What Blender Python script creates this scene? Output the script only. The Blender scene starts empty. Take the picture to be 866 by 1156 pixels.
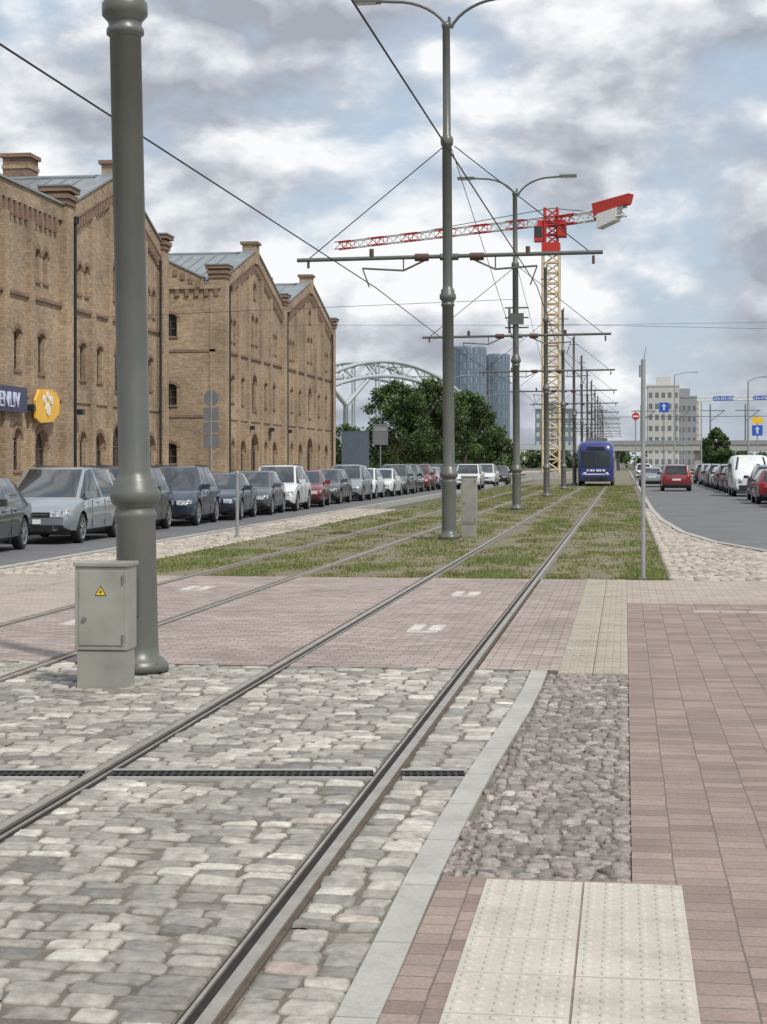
import bpy, math, random
import numpy as np
from mathutils import Vector, Matrix, noise
random.seed(7); RNG=np.random.default_rng(7)
sc=bpy.context.scene
sc.view_settings.view_transform='Standard'; sc.view_settings.look='None'; sc.view_settings.exposure=0
COL=sc.collection

# ---------------------------------------------------------------- materials
def newmat(name):
    m=bpy.data.materials.new(name); m.use_nodes=True
    nt=m.node_tree; b=nt.nodes['Principled BSDF']
    return m,nt,b
def N(nt,t,**kw):
    n=nt.nodes.new(t)
    for k,v in kw.items(): setattr(n,k,v)
    return n
def L(nt,a,b): nt.links.new(a,b)
def ramp(nt,fac,stops):
    r=N(nt,'ShaderNodeValToRGB'); e=r.color_ramp.elements
    while len(e)<len(stops): e.new(.5)
    for i,(p,c) in enumerate(stops):
        e[i].position=p; e[i].color=(c[0],c[1],c[2],1) if hasattr(c,'__len__') else (c,c,c,1)
    L(nt,fac,r.inputs[0]); return r
def mix(nt,fac,a,b,mode='MIX'):
    m=N(nt,'ShaderNodeMix',data_type='RGBA',blend_type=mode)
    for s,v in ((m.inputs[0],fac),(m.inputs[6],a),(m.inputs[7],b)):
        if hasattr(v,'is_linked'): L(nt,v,s)
        elif hasattr(v,'__len__'): s.default_value=(v[0],v[1],v[2],1)
        else: s.default_value=v
    return m.outputs[2]
def pos(nt): return N(nt,'ShaderNodeNewGeometry').outputs['Position']
def noi(nt,vec,scale,detail=4,rough=.6):
    n=N(nt,'ShaderNodeTexNoise'); n.inputs['Scale'].default_value=scale
    n.inputs['Detail'].default_value=detail; n.inputs['Roughness'].default_value=rough
    L(nt,vec,n.inputs['Vector']); return n.outputs['Fac']
def bump(nt,b,h,strength=.4,dist=.01):
    n=N(nt,'ShaderNodeBump'); n.inputs['Strength'].default_value=strength; n.inputs['Distance'].default_value=dist
    L(nt,h,n.inputs['Height']); L(nt,n.outputs[0],b.inputs['Normal'])
def M(name,c1,c2=None,scale=3,rough=.7,metal=0,bp=0,bscale=80,fine=0,coat=0,spec=.5,stain=None):
    m,nt,b=newmat(name); p=pos(nt)
    if c2 is None: c2=tuple(x*.8 for x in c1)
    f=noi(nt,p,scale,6); r=ramp(nt,f,[(.3,c1),(.7,c2)])
    out=r.outputs[0]
    if stain:
        d=ramp(nt,noi(nt,p,stain[0],9,.75),[(.5,0),(.7,stain[1])]); out=mix(nt,d.outputs[0],out,stain[2])
    if fine:
        f2=noi(nt,p,bscale,3); r2=ramp(nt,f2,[(.3,1-fine),(.7,1+fine*.6)])
        out=mix(nt,1.0,out,r2.outputs[0],'MULTIPLY')
    L(nt,out,b.inputs['Base Color'])
    b.inputs['Roughness'].default_value=rough; b.inputs['Metallic'].default_value=metal
    b.inputs['Coat Weight'].default_value=coat; b.inputs['Specular IOR Level'].default_value=spec
    if bp: bump(nt,b,noi(nt,p,bscale,5),bp,.01)
    return m
def brickmat(name,c1,c2,mort,w,h,ms=.006,swap=False,wall=False,rough=.85,bs=.5,patch=.25,pscale=.6,dist=.006,wob=0,dirt=0):
    m,nt,b=newmat(name); p=pos(nt); p0=p
    if wob:
        nn=N(nt,'ShaderNodeTexNoise'); nn.inputs['Scale'].default_value=1.3; nn.inputs['Detail'].default_value=3; L(nt,p,nn.inputs['Vector'])
        sb=N(nt,'ShaderNodeVectorMath',operation='SUBTRACT'); L(nt,nn.outputs['Color'],sb.inputs[0]); sb.inputs[1].default_value=(.5,.5,.5)
        sl_=N(nt,'ShaderNodeVectorMath',operation='SCALE'); L(nt,sb.outputs[0],sl_.inputs[0]); sl_.inputs['Scale'].default_value=wob
        ad_=N(nt,'ShaderNodeVectorMath',operation='ADD'); L(nt,p,ad_.inputs[0]); L(nt,sl_.outputs[0],ad_.inputs[1]); p=ad_.outputs[0]
    s=N(nt,'ShaderNodeSeparateXYZ'); L(nt,p,s.inputs[0]); c=N(nt,'ShaderNodeCombineXYZ')
    if wall:
        a=N(nt,'ShaderNodeMath',operation='ADD'); L(nt,s.outputs[0],a.inputs[0]); L(nt,s.outputs[1],a.inputs[1])
        L(nt,a.outputs[0],c.inputs[0]); L(nt,s.outputs[2],c.inputs[1])
    else:
        L(nt,s.outputs[1 if swap else 0],c.inputs[0]); L(nt,s.outputs[0 if swap else 1],c.inputs[1])
    bt=N(nt,'ShaderNodeTexBrick'); L(nt,c.outputs[0],bt.inputs['Vector'])
    bt.inputs['Scale'].default_value=1; bt.inputs['Brick Width'].default_value=w; bt.inputs['Row Height'].default_value=h
    bt.inputs['Mortar Size'].default_value=ms; bt.inputs['Mortar Smooth'].default_value=.3
    bt.inputs['Color1'].default_value=(*c1,1); bt.inputs['Color2'].default_value=(*c2,1); bt.inputs['Mortar'].default_value=(*mort,1)
    n1=noi(nt,p0,pscale,7,.65); r=ramp(nt,n1,[(.3,1-patch),(.7,1+patch)])
    n2=noi(nt,p0,60 if not wall else 9,4); r2=ramp(nt,n2,[(.3,.80),(.7,1.18)])
    o=mix(nt,1.0,bt.outputs['Color'],r.outputs[0],'MULTIPLY'); o=mix(nt,1.0,o,r2.outputs[0],'MULTIPLY')
    if dirt:
        d=ramp(nt,noi(nt,p0,3.1,8,.75),[(.5,0),(.72,dirt)]); o=mix(nt,d.outputs[0],o,(.19,.17,.15))
    L(nt,o,b.inputs['Base Color']); b.inputs['Roughness'].default_value=rough
    inv=N(nt,'ShaderNodeMath',operation='SUBTRACT'); inv.inputs[0].default_value=1; L(nt,bt.outputs['Fac'],inv.inputs[1])
    ad=N(nt,'ShaderNodeMath',operation='MULTIPLY_ADD'); L(nt,n2,ad.inputs[0]); ad.inputs[1].default_value=.5; L(nt,inv.outputs[0],ad.inputs[2])
    bump(nt,b,ad.outputs[0],bs,dist)
    return m
def attrmat(name,stops,rough=.8,nscale=25,nv=.2,bp=.5,bscale=120,patch=0,trans=0,sand=None):
    m,nt,b=newmat(name); p=pos(nt)
    a=N(nt,'ShaderNodeAttribute'); a.attribute_name='Col'
    r=ramp(nt,a.outputs['Fac'],stops)
    n2=ramp(nt,noi(nt,p,nscale,6,.7),[(.3,1-nv),(.7,1+nv)])
    o=mix(nt,1.0,r.outputs[0],n2.outputs[0],'MULTIPLY')
    if patch:
        n3=ramp(nt,noi(nt,p,.8,5),[(.3,1-patch),(.7,1+patch)]); o=mix(nt,1.0,o,n3.outputs[0],'MULTIPLY')
    if sand:
        s=N(nt,'ShaderNodeSeparateXYZ'); L(nt,p,s.inputs[0])
        mr=N(nt,'ShaderNodeMapRange'); L(nt,s.outputs[2],mr.inputs[0]); mr.inputs[1].default_value=-.018; mr.inputs[2].default_value=-.005; mr.inputs[3].default_value=.85; mr.inputs[4].default_value=0
        o=mix(nt,mr.outputs[0],o,sand)
    L(nt,o,b.inputs['Base Color']); b.inputs['Roughness'].default_value=rough
    if bp: bump(nt,b,noi(nt,p,bscale,6,.7),bp,.004)
    if trans:
        t=N(nt,'ShaderNodeBsdfTranslucent'); L(nt,o,t.inputs[0]); mx=N(nt,'ShaderNodeMixShader'); mx.inputs[0].default_value=trans
        L(nt,b.outputs[0],mx.inputs[1]); L(nt,t.outputs[0],mx.inputs[2]); L(nt,mx.outputs[0],nt.nodes['Material Output'].inputs[0])
    return m

m_pole=M('painted_pole_steel',(.10,.105,.095),(.13,.134,.12),1.5,.40,.15,.05,30,stain=(2.0,.25,(.16,.155,.13)))
m_dark=M('dark_rubber',(.012,.012,.012),(.02,.02,.02),5,.7)
m_wire=M('wire_metal',(.03,.03,.035),None,1,.6,.3)
m_steel=M('rail_steel',(.46,.43,.38),(.30,.27,.23),5,.36,.5,.08,60,.12)
m_rust=M('rail_rust',(.12,.09,.065),(.065,.05,.04),9,.85,0,.3,60,.2)
m_groove=M('rail_groove',(.010,.009,.008),(.022,.019,.016),10,.95)
m_concrete=M('concrete',(.43,.42,.385),(.33,.32,.295),2.2,.85,0,.3,90,.12,stain=(4,.5,(.22,.21,.18)))
m_joint=M('joint_filler',(.22,.20,.17),(.15,.135,.115),7,.9,0,.4,70,.15)
m_asph=M('asphalt',(.155,.155,.158),(.115,.116,.12),.45,.85,0,.3,60,.2,stain=(.35,.5,(.09,.09,.092)))
m_ground=M('ground_soil',(.12,.11,.08),(.07,.08,.045),.3,.95,0,.3,5)
m_galv=M('galvanised_paint',(.35,.35,.305),(.265,.265,.235),2.5,.42,.2,.05,20,.05,stain=(5,.35,(.2,.195,.16)))
m_galv2=M('galvanised_post',(.36,.37,.37),(.28,.29,.29),3,.45,.4)
m_yel=M('warning_yellow',(.8,.52,.02),None,3,.5)
m_blk=M('black_paint',(.015,.015,.015),None,3,.5)
m_white=M('white_paint',(.72,.72,.70),(.6,.6,.58),8,.6)
m_worn=M('worn_road_paint',(.72,.70,.66),(.34,.28,.25),11,.8,0,.2,60,.2)
m_glass,nt,b=newmat('window_glass'); b.inputs['Roughness'].default_value=.06; b.inputs['Specular IOR Level'].default_value=.8
r=ramp(nt,noi(nt,pos(nt),.7,2),[(.3,(.01,.014,.017)),(.7,(.03,.036,.04))]); L(nt,r.outputs[0],b.inputs['Base Color'])
m_setbed=M('sett_sand_joint',(.215,.19,.155),(.10,.09,.075),5,.95,0,.6,90,.3)
m_sett=attrmat('granite_sett',[(0,(.145,.137,.125)),(.3,(.25,.237,.21)),(.7,(.36,.34,.30)),(.93,(.50,.48,.42)),(1,(.34,.265,.23))],.55,14,.38,.9,60,.22,sand=(.175,.155,.125))
m_sett2=attrmat('rough_purple_sett',[(0,(.135,.115,.105)),(.4,(.22,.188,.172)),(.8,(.305,.268,.245)),(1,(.42,.38,.34))],.75,35,.42,1.0,70,.12)
m_sett3=attrmat('tan_fieldstone',[(0,(.23,.20,.165)),(.5,(.35,.305,.255)),(1,(.46,.42,.36))],.85,12,.2,.4,60,.12)
m_brickR=brickmat('red_clinker_paver',(.205,.15,.128),(.29,.220,.188),(.14,.112,.098),.125,.2,.004,swap=True,patch=.2,pscale=1.1,bs=.6,wob=.02,dirt=.6)
m_brickC=brickmat('pink_paver',(.265,.207,.185),(.39,.322,.29),(.17,.14,.125),.2,.1,.007,patch=.18,pscale=.5,bs=.7,wob=.02,dirt=.6)
m_tan=brickmat('tan_paver',(.33,.275,.23),(.41,.35,.295),(.22,.185,.155),.2,.1,.006,patch=.14,wob=.02,dirt=.4)
m_tact=M('tactile_concrete',(.52,.485,.42),(.42,.39,.335),3.5,.85,0,.25,120,.14,stain=(3,.6,(.29,.265,.22)))
m_tacty=M('tactile_yellow_concrete',(.40,.36,.29),(.32,.285,.225),2,.85,0,.25,90,.1,stain=(2,.6,(.25,.22,.18)))
m_yb=brickmat('yellow_brick',(.41,.295,.185),(.27,.19,.115),(.25,.205,.155),.26,.085,.012,wall=True,patch=.34,pscale=.35,bs=.3,dist=.01,dirt=.35)
m_rb=brickmat('red_brick_trim',(.25,.145,.095),(.19,.11,.07),(.2,.16,.13),.26,.085,.012,wall=True,patch=.2,pscale=.8,bs=.3,dist=.01)
m_zinc=M('zinc_roof',(.30,.325,.34),(.22,.245,.26),.7,.42,.4)
m_frame=M('window_frame',(.10,.07,.05),None,3,.6)
m_grassb=M('grass_soil',(.22,.185,.13),(.14,.13,.075),1.6,.95,0,.8,30,.35,stain=(.8,.6,(.115,.125,.05)))
m_blade=attrmat('grass_blade',[(0,(.30,.26,.13)),(.35,(.225,.22,.085)),(.65,(.15,.19,.05)),(1,(.19,.235,.07))],.7,3,.2,0,patch=.28,trans=.3)
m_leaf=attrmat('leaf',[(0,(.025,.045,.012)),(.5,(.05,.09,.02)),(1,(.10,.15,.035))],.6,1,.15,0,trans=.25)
m_bark=M('bark',(.11,.085,.06),(.06,.045,.03),6,.9,0,.5,20)
m_red=M('red_paint',(.50,.03,.02),None,3,.5); m_cry=M('crane_cream',(.62,.50,.32),(.55,.44,.28),1,.6)
m_bluesign=M('blue_sign',(.02,.10,.5),None,3,.4)
m_greysign=M('grey_sign_back',(.16,.17,.18),None,3,.5)
m_bldg=M('pale_render',(.5,.49,.46),(.42,.41,.39),.05,.8)

# ---------------------------------------------------------------- mesh builder
class MB:
    def __init__(s,mats): s.v=[];s.f=[];s.mi=[];s.sm=[];s.mats=mats
    def _m(s,m): 
        if m not in s.mats: s.mats.append(m)
        return s.mats.index(m)
    def add(s,vs,fs,m,smooth=False):
        o=len(s.v); s.v+= [tuple(p) for p in vs]; k=s._m(m)
        for f in fs: s.f.append([i+o for i in f]); s.mi.append(k); s.sm.append(smooth)
    def box(s,x0,x1,y0,y1,z0,z1,m,R=None):
        vs=[Vector((x,y,z)) for z in (z0,z1) for y in (y0,y1) for x in (x0,x1)]
        if R is not None: vs=[R@p for p in vs]
        s.add(vs,[(0,2,3,1),(4,5,7,6),(0,1,5,4),(2,6,7,3),(0,4,6,2),(1,3,7,5)],m)
    def cyl(s,p0,p1,r0,r1=None,n=12,m=None,caps=True):
        p0=Vector(p0);p1=Vector(p1); r1=r0 if r1 is None else r1
        d=(p1-p0).normalized(); a=Vector((0,0,1)) if abs(d.z)<.9 else Vector((1,0,0))
        u=d.cross(a).normalized(); w=d.cross(u).normalized()
        vs=[]
        for p,r in((p0,r0),(p1,r1)):
            for i in range(n):
                t=2*math.pi*i/n; vs.append(p+u*math.cos(t)*r+w*math.sin(t)*r)
        s.add(vs,[(i,i+n,(i+1)%n+n,(i+1)%n)[::-1] for i in range(n)],m,True)
        if caps:
            s.add(vs[:n],[tuple(range(n))[::-1]][:1],m); s.add(vs[n:],[tuple(range(n))],m)
    def tube(s,pts,r,n=6,m=None):
        for a,b in zip(pts[:-1],pts[1:]): s.cyl(a,b,r,r,n,m,False)
    def lathe(s,c,prof,n,m,axis=Vector((0,0,1)),smooth=True):
        axis=Vector(axis).normalized(); a=Vector((1,0,0)) if abs(axis.x)<.9 else Vector((0,1,0))
        u=axis.cross(a).normalized(); w=axis.cross(u).normalized(); c=Vector(c); vs=[];fs=[]
        for r,z in prof:
            for i in range(n):
                t=2*math.pi*i/n; vs.append(c+axis*z+u*(math.cos(t)*r)+w*(math.sin(t)*r))
        for j in range(len(prof)-1):
            for i in range(n): fs.append((j*n+i,j*n+(i+1)%n,(j+1)*n+(i+1)%n,(j+1)*n+i))
        s.add(vs,fs,m,smooth)
    def prism(s,poly,fn,a0,a1,m):
        n=len(poly); vs=[fn(p[0],p[1],a0) for p in poly]+[fn(p[0],p[1],a1) for p in poly]
        s.add(vs,[tuple(range(n)),tuple(range(n,2*n))[::-1]]+[(i,i+n,(i+1)%n+n,(i+1)%n) for i in range(n)],m)
    def build(s,name,parent=None,bevel=0,fixn=True):
        me=bpy.data.meshes.new(name); me.from_pydata(s.v,[],s.f)
        for m in s.mats: me.materials.append(m)
        me.polygons.foreach_set('material_index',s.mi); me.polygons.foreach_set('use_smooth',s.sm)
        if fixn:
            import bmesh
            bm=bmesh.new(); bm.from_mesh(me); bmesh.ops.recalc_face_normals(bm,faces=bm.faces); bm.to_mesh(me); bm.free()
        me.update(); o=bpy.data.objects.new(name,me); COL.objects.link(o)
        if parent: o.parent=parent
        if bevel:
            b=o.modifiers.new('b','BEVEL'); b.width=bevel; b.segments=2; b.limit_method='ANGLE'
        return o
def empty(name,loc=(0,0,0)):
    e=bpy.data.objects.new(name,None); e.location=loc; COL.objects.link(e); return e
def sheet(name,poly,z,m,thick=0):
    b=MB([])
    n=len(poly)
    if thick: b.prism(poly,lambda x,y,a:(x,y,a),z-thick,z,m)
    else: b.add([(x,y,z) for x,y in poly],[tuple(range(n))],m)
    return b.build(name)
def rect(x0,x1,y0,y1): return [(x0,y0),(x1,y0),(x1,y1),(x0,y1)]
def npmesh(name,V,F,m,col=None,smooth=True):
    me=bpy.data.meshes.new(name); k=F.shape[1]
    me.vertices.add(len(V)); me.vertices.foreach_set('co',V.astype(np.float32).ravel())
    me.loops.add(F.size); me.loops.foreach_set('vertex_index',F.astype(np.int32).ravel())
    me.polygons.add(len(F)); me.polygons.foreach_set('loop_start',np.arange(0,F.size,k,dtype=np.int32))
    me.polygons.foreach_set('loop_total',np.full(len(F),k,dtype=np.int32))
    me.polygons.foreach_set('use_smooth',np.full(len(F),smooth))
    me.materials.append(m); me.update(); me.validate()
    if col is not None:
        a=me.color_attributes.new('Col','FLOAT_COLOR','POINT')
        c=np.stack([col,col,col,np.ones_like(col)],1).astype(np.float32); a.data.foreach_set('color',c.ravel())
    o=bpy.data.objects.new(name,me); COL.objects.link(o); return o

# stones -----------------------------------------------------------
def stones(name,cells,m,zt,jit=.012,zj=.005,gap=.012,levels=((.5,-.001),(.8,-.004),(.93,-.011),(1,-.035)),nr=14,rough=.0015,sup=5.,tilt=.03):
    C=np.array(cells); n=len(C)
    th=np.arange(nr)*2*np.pi/nr+.12; cs,sn=np.cos(th),np.sin(th)
    if nr==16:
        th=np.radians([0,25,40,45,50,65,90,115,130,135,140,155,180,205,220,225,230,245,270,295,310,315,320,335]); nr=24; cs,sn=np.cos(th),np.sin(th)
    q=1/((np.abs(cs)**sup+np.abs(sn)**sup)**(1/sup)); ux,uy=cs*q,sn*q
    S=[0.];T=[0.];Z=[0.0]
    for d,z in levels: S+=list(ux*d);T+=list(uy*d);Z+=[z]*nr
    S=np.array(S);T=np.array(T);Z=np.array(Z); k=len(S)
    cj=RNG.normal(0,jit,(n,4,2))
    hw=(C[:,2]-gap)/2; hh=(C[:,3]-gap)/2
    cx=np.stack([-hw,hw,hw,-hw],1)+cj[:,:,0]; cy=np.stack([-hh,-hh,hh,hh],1)+cj[:,:,1]
    w=np.stack([(1-S)*(1-T),(1+S)*(1-T),(1+S)*(1+T),(1-S)*(1+T)],0)/4
    X=cx@w+C[:,0:1]; Y=cy@w+C[:,1:2]
    edge=np.array([0.]+sum([[d]*nr for d,_ in levels],[]))
    X=X+RNG.normal(0,.0022,(n,k))*(edge>.9); Y=Y+RNG.normal(0,.0022,(n,k))*(edge>.9)
    tx=RNG.normal(0,tilt,(n,1)); ty=RNG.normal(0,tilt,(n,1))
    ZZ=zt+RNG.normal(0,zj,(n,1))+Z[None]+(S[None]*hw[:,None])*tx+(T[None]*hh[:,None])*ty+RNG.normal(0,rough,(n,k))
    V=np.stack([X.ravel(),Y.ravel(),ZZ.ravel()],1)
    nl=len(levels); q4=[]
    for l in range(nl-1):
        a=1+l*nr; b=a+nr
        for i in range(nr): q4.append((a+i,b+i,b+(i+1)%nr,a+(i+1)%nr))
    cf=[(0,1+i,1+(i+1)%nr,1+(i+2)%nr) for i in range(0,nr,2)]
    F=np.array(cf+q4); FF=(F[None]+ (np.arange(n)*k)[:,None,None]).reshape(-1,4)
    col=np.repeat(np.clip(RNG.beta(1.9,1.7,n),0,1),k)
    return npmesh(name,V,FF,m,col)
def rows(x0,x1,y0,y1,dy,wmin,wmax,skip=None):
    out=[];y=y0
    while y<y1-dy*.5:
        d=dy*random.uniform(.82,1.18); x=x0+0.0
        ws=[]
        while sum(ws)<x1-x0: ws.append(random.uniform(wmin,wmax))
        k=(x1-x0)/sum(ws)
        for w in ws:
            w*=k; cx=x+w/2; cy=y+d/2+.02*math.sin(cx*1.9+y*.8)
            if not(skip and skip(cx,cy)): out.append((cx,cy,w,d))
            x+=w
        y+=d
    return out

# ================================================================= GROUND
sheet('ground',rect(-1500,1500,-400,3000),-.20,m_ground)
YC,YG=13.6,24.2
RA,RB,RC,RD=-1.25,-2.77,-4.72,-6.24
pts=[(-.785,-3),(-.787,5.5),(-.795,6.8),(-.785,7.9),(-.762,9.0),(-.722,10.3),(-.685,11.5),(-.668,12.5),(-.668,13.56)]
def lerp_x(y):
    for (xa,ya),(xb,yb) in zip(pts[:-1],pts[1:]):
        if ya<=y<=yb: return xa+(xb-xa)*(y-ya)/(yb-ya)
    return pts[-1][0]
drain=lambda x:8.68+(x+3.28)*.1393
sheet('sett_bed_ground',rect(-9.6,-.70,-3,YC),-.014,m_setbed,.15)
cells=[]
for a,b in((-9.5,-6.31),(-6.17,-4.79),(-4.65,-2.84),(-2.70,-1.32)):
    cells+=rows(a,b,3.4,YC-.02,.118,.12,.25,lambda x,y:abs(y-drain(x))<.155)
y=3.4
while y<YC-.06:
    d=random.uniform(.10,.15); x1=lerp_x(y+d/2)-.068; x0=-1.18; n=2 if x1-x0<.40 else 3
    cut=[x0]+[x0+(x1-x0)*(k+random.uniform(-.18,.18))/n for k in range(1,n)]+[x1]
    for xa,xb in zip(cut[:-1],cut[1:]):
        if abs(y+d/2-drain((xa+xb)/2))>.155: cells.append(((xa+xb)/2,y+d/2,xb-xa,d))
    y+=d
stones('cobblestone_paving',cells,m_sett,-.001,jit=.007,zj=.004,gap=.010,levels=((.45,-.0005),(.75,-.002),(.88,-.005),(.96,-.011),(1,-.024)),nr=16,rough=.0014,sup=8.,tilt=.035)
b=MB([])
y=-3.
while y<13.5:
    y2=min(y+.8,13.55); n=4
    for i in range(n):
        a=y+(y2-y-.008)*i/n; c=y+(y2-y-.008)*(i+1)/n
        xa,xc=lerp_x(a),lerp_x(c)
        b.add([(xa-.065,a,.006),(xa+.065,a,.006),(xc+.065,c,.006),(xc-.065,c,.006),(xa-.065,a,-.05),(xa+.065,a,-.05),(xc+.065,c,-.05),(xc-.065,c,-.05)],[(0,1,2,3),(0,4,5,1),(1,5,6,2),(2,6,7,3),(3,7,4,0)],m_concrete)
    y=y2
b.build('kerb_strip',fixn=False)
sheet('rough_sett_bed_ground',rect(-.86,.03,6.78,13.4),-.012,m_setbed,.1)
cells=[]
for (cx,cy,w,h) in rows(-.60,.03,6.80,13.38,.078,.06,.11): cells.append((cx,cy,w,h))
cells2=[]
for c in rows(-.73,-.60,6.80,13.38,.078,.05,.07):
    if c[0]-c[2]/2>lerp_x(c[1])+.055: cells2.append(c)
stones('rough_granite_paving',cells+cells2,m_sett2,.0,jit=.010,zj=.004,gap=.005,rough=.0035,nr=10,sup=5,levels=((.5,-.0005),(.8,-.003),(.95,-.009),(1,-.025)))
sheet('red_brick_pavement',rect(.03,9,-4,YG-4.0),.0,m_brickR,.12)
sheet('red_brick_path',rect(-.72,.03,-4,6.78),.0,m_brickR,.12)
sheet('tan_pavement',rect(.03,9,YG-4.0,YG),.0,m_tan,.12)
b=MB([])
for a,c in((-16,RD-.09),(RD+.07,RC-.07),(RC+.09,RB-.09),(RB+.07,RA-.07),(RA+.09,-.52)):
    b.prism(rect(a,c,YC,YG),lambda x,y,t:(x,y,t),-.13,0,m_brickC)
b.build('pink_brick_crossing_pavement')
b=MB([]); b.box(-16,-.52,YC,YG,-.135,-.035,m_setbed); b.build('crossing_bed_ground')
b=MB([])
for x in(-8.9,-7.6): b.box(x,x+1.25,YC+.1,YG-.1,.0,.004,m_tan)
b.build('tan_path')
b=MB([])
y=13.40
while y<24.1:
    y2=y+.4
    for x in(-.52,-.245):
        b.box(x+.003,x+.272,y+.003,y2-.003,-.06,.003,m_tacty)
        for i in range(4):
            xx=x+.02+i*.064; b.box(xx,xx+.03,y+.02,y2-.02,.003,.008,m_tacty)
    y=y2
b.build('tactile_guidance_paving')
b=MB([])
for j in range(7):
    y1=6.74-j*.415
    for i,x in enumerate((-.542,-.158)):
        dz=random.uniform(-.001,.0015); b.box(x+.003,x+.379,y1-.411,y1,-.06,.004+dz,m_tact)
        for p in range(6):
            for q in range(6):
                cx=x+.035+p*.0625; cy=y1-.035-q*.068
                b.lathe((cx,cy,.004+dz),[(.0165,0),(.0145,.004),(.009,.0062),(0.0005,.0065)],8,m_tact)
b.build('tactile_warning_paving',fixn=False)
b=MB([])
for i in range(5): b.box(1.62+i*.4,1.98+i*.4,15.6,17.6,.0,.005,m_tact)
for i in range(7): b.box(.75+i*.3,1.03+i*.3,19.0,19.28,.0,.005,m_tacty)
b.build('pale_tactile_paving')
b=MB([])
def mark(cx,cy,w,l): b.box(cx-w/2,cx+w/2,cy-l/2,cy+l/2,0.0,.004,m_worn)
for cx,cy in((-1.95,16.9),(-1.97,21.4),(-5.55,17.2),(-5.55,21.9)):
    mark(cx-.1,cy,.12,.62); mark(cx+.1,cy,.14,.55); mark(cx,cy-.42,.3,.1)
b.build('road_marking_paint')

kerb=[(.95,340),(.95,60),(1.05,50),(1.36,41),(1.85,36),(2.63,32.4),(5,29),(9,27),(9.1,27)]
sheet('grass_bed_ground',rect(-8.0,.62,YG,340),-.03,m_grassb,.12)
poly=[(.62,YG),(9,YG)]+[(x,y) for x,y in kerb[::-1][1:]]+[(.62,340)]
sheet('stone_verge_bed_ground',poly,-.018,m_setbed,.1)
def inpoly(x,y,P):
    c=False;j=len(P)-1
    for i in range(len(P)):
        if (P[i][1]>y)!=(P[j][1]>y) and x<(P[j][0]-P[i][0])*(y-P[i][1])/(P[j][1]-P[i][1])+P[i][0]: c=not c
        j=i
    return c
cells=[c for c in rows(.64,9,YG+.02,62,.16,.12,.22) if inpoly(c[0]+.08,c[1],poly) and inpoly(c[0]-.06,c[1],poly)]
cells+=[c for c in rows(-9.55,-8.02,YG+.02,60,.17,.13,.22)]
stones('fieldstone_paving',cells,m_sett3,.0,jit=.014,zj=.005,levels=((.6,-.002),(.9,-.010),(1,-.03)),nr=8,sup=3.5)
b=MB([])
for (xa,ya),(xc,yc) in zip(kerb[:-2],kerb[1:-1]):
    d=Vector((xc-xa,yc-ya,0)); n=max(1,int(d.length)); nn=Vector((d.y,-d.x,0)).normalized()*-.075
    for i in range(n):
        p=Vector((xa,ya,0))+d*(i/n); q=Vector((xa,ya,0))+d*((i+1)/n-.012/d.length)
        vs=[p-nn,p+nn,q+nn,q-nn]
        b.add([v+Vector((0,0,.012)) for v in vs]+[v-Vector((0,0,.2)) for v in vs],[(0,1,2,3),(0,4,5,1),(1,5,6,2),(2,6,7,3),(3,7,4,0)],m_concrete)
y=-4
while y<340:
    L_=1.0 if y<90 else 5.0
    if not(YC-.2<y<YG-.5): 
        b.box(-9.75,-9.6,y,y+L_-.012,-.2,.012,m_concrete)
        b.box(-14.45,-14.3,y,y+L_-.012,-.2,.012,m_concrete)
    y+=L_
b.build('kerb')
sheet('asphalt_road',rect(-14.3,-9.75,-60,340),-.12,m_asph,.05)
rp=[(x,y) for x,y in kerb[:-1]]+[(9.0,27),(22,27),(22,-60),(60,-60),(60,29),(8.0,29),(8.0,340)]
sheet('asphalt_road',rp,-.12,m_asph,.05)
sheet('stone_sidewalk',rect(-20,-14.3,-20,340),.0,m_tan,.15)
sheet('stone_sidewalk',rect(8.05,14,29.1,340),.0,m_tan,.15)

def rail(xg,side,name):
    b=MB([]); s=side
    y0,y1=-3,340
    def strip(xa,xb,z0,z1,m,ya=y0,yb=y1): b.box(min(xa,xb),max(xa,xb),ya,yb,z0,z1,m)
    strip(xg,xg-s*.048,-.06,.004,m_steel)
    strip(xg,xg+s*.040,-.06,-.010,m_groove)
    strip(xg+s*.040,xg+s*.053,-.06,.0,m_steel)
    strip(xg-s*.048,xg-s*.070,-.06,-.007,m_rust,y0,YG)
    strip(xg+s*.053,xg+s*.066,-.06,-.008,m_groove,y0,YG)
    strip(xg-s*.048,xg-s*.09,-.06,-.014,m_joint,YG,y1)
    strip(xg+s*.053,xg+s*.09,-.06,-.014,m_joint,YG,y1)
    return b.build(name)
for xg,s in((RA,-1),(RB,1),(RC,-1),(RD,1)): rail(xg,s,'tram_rail')

b=MB([])
ang=math.atan(.1393)
R=Matrix.Translation((-3.28,8.68,0))@Matrix.Rotation(ang,4,'Z')
def dseg(a,c):
    b.box(a,c,-.125,-.10,-.03,.003,m_concrete,R); b.box(a,c,.10,.125,-.03,.003,m_concrete,R)
    b.box(a,c,-.10,.10,-.03,-.02,m_blk,R)
    for yy in(-.095,-.005,.075): b.box(a,c,yy,yy+.02,-.02,-.001,m_blk,R)
    t=a
    while t<c-.02: b.box(t,t+.018,-.0935,.0935,-.018,-.003,m_dark,R); t+=.04
k=math.cos(ang)
for a,c in((-9.4,RD-.1),(RD+.09,RC-.09),(RC+.1,RB-.08),(RB+.07,RA-.07),(RA+.08,-.84)): dseg((a+3.28)/k,(c+3.28)/k)
b.build('drain_channel')

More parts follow.
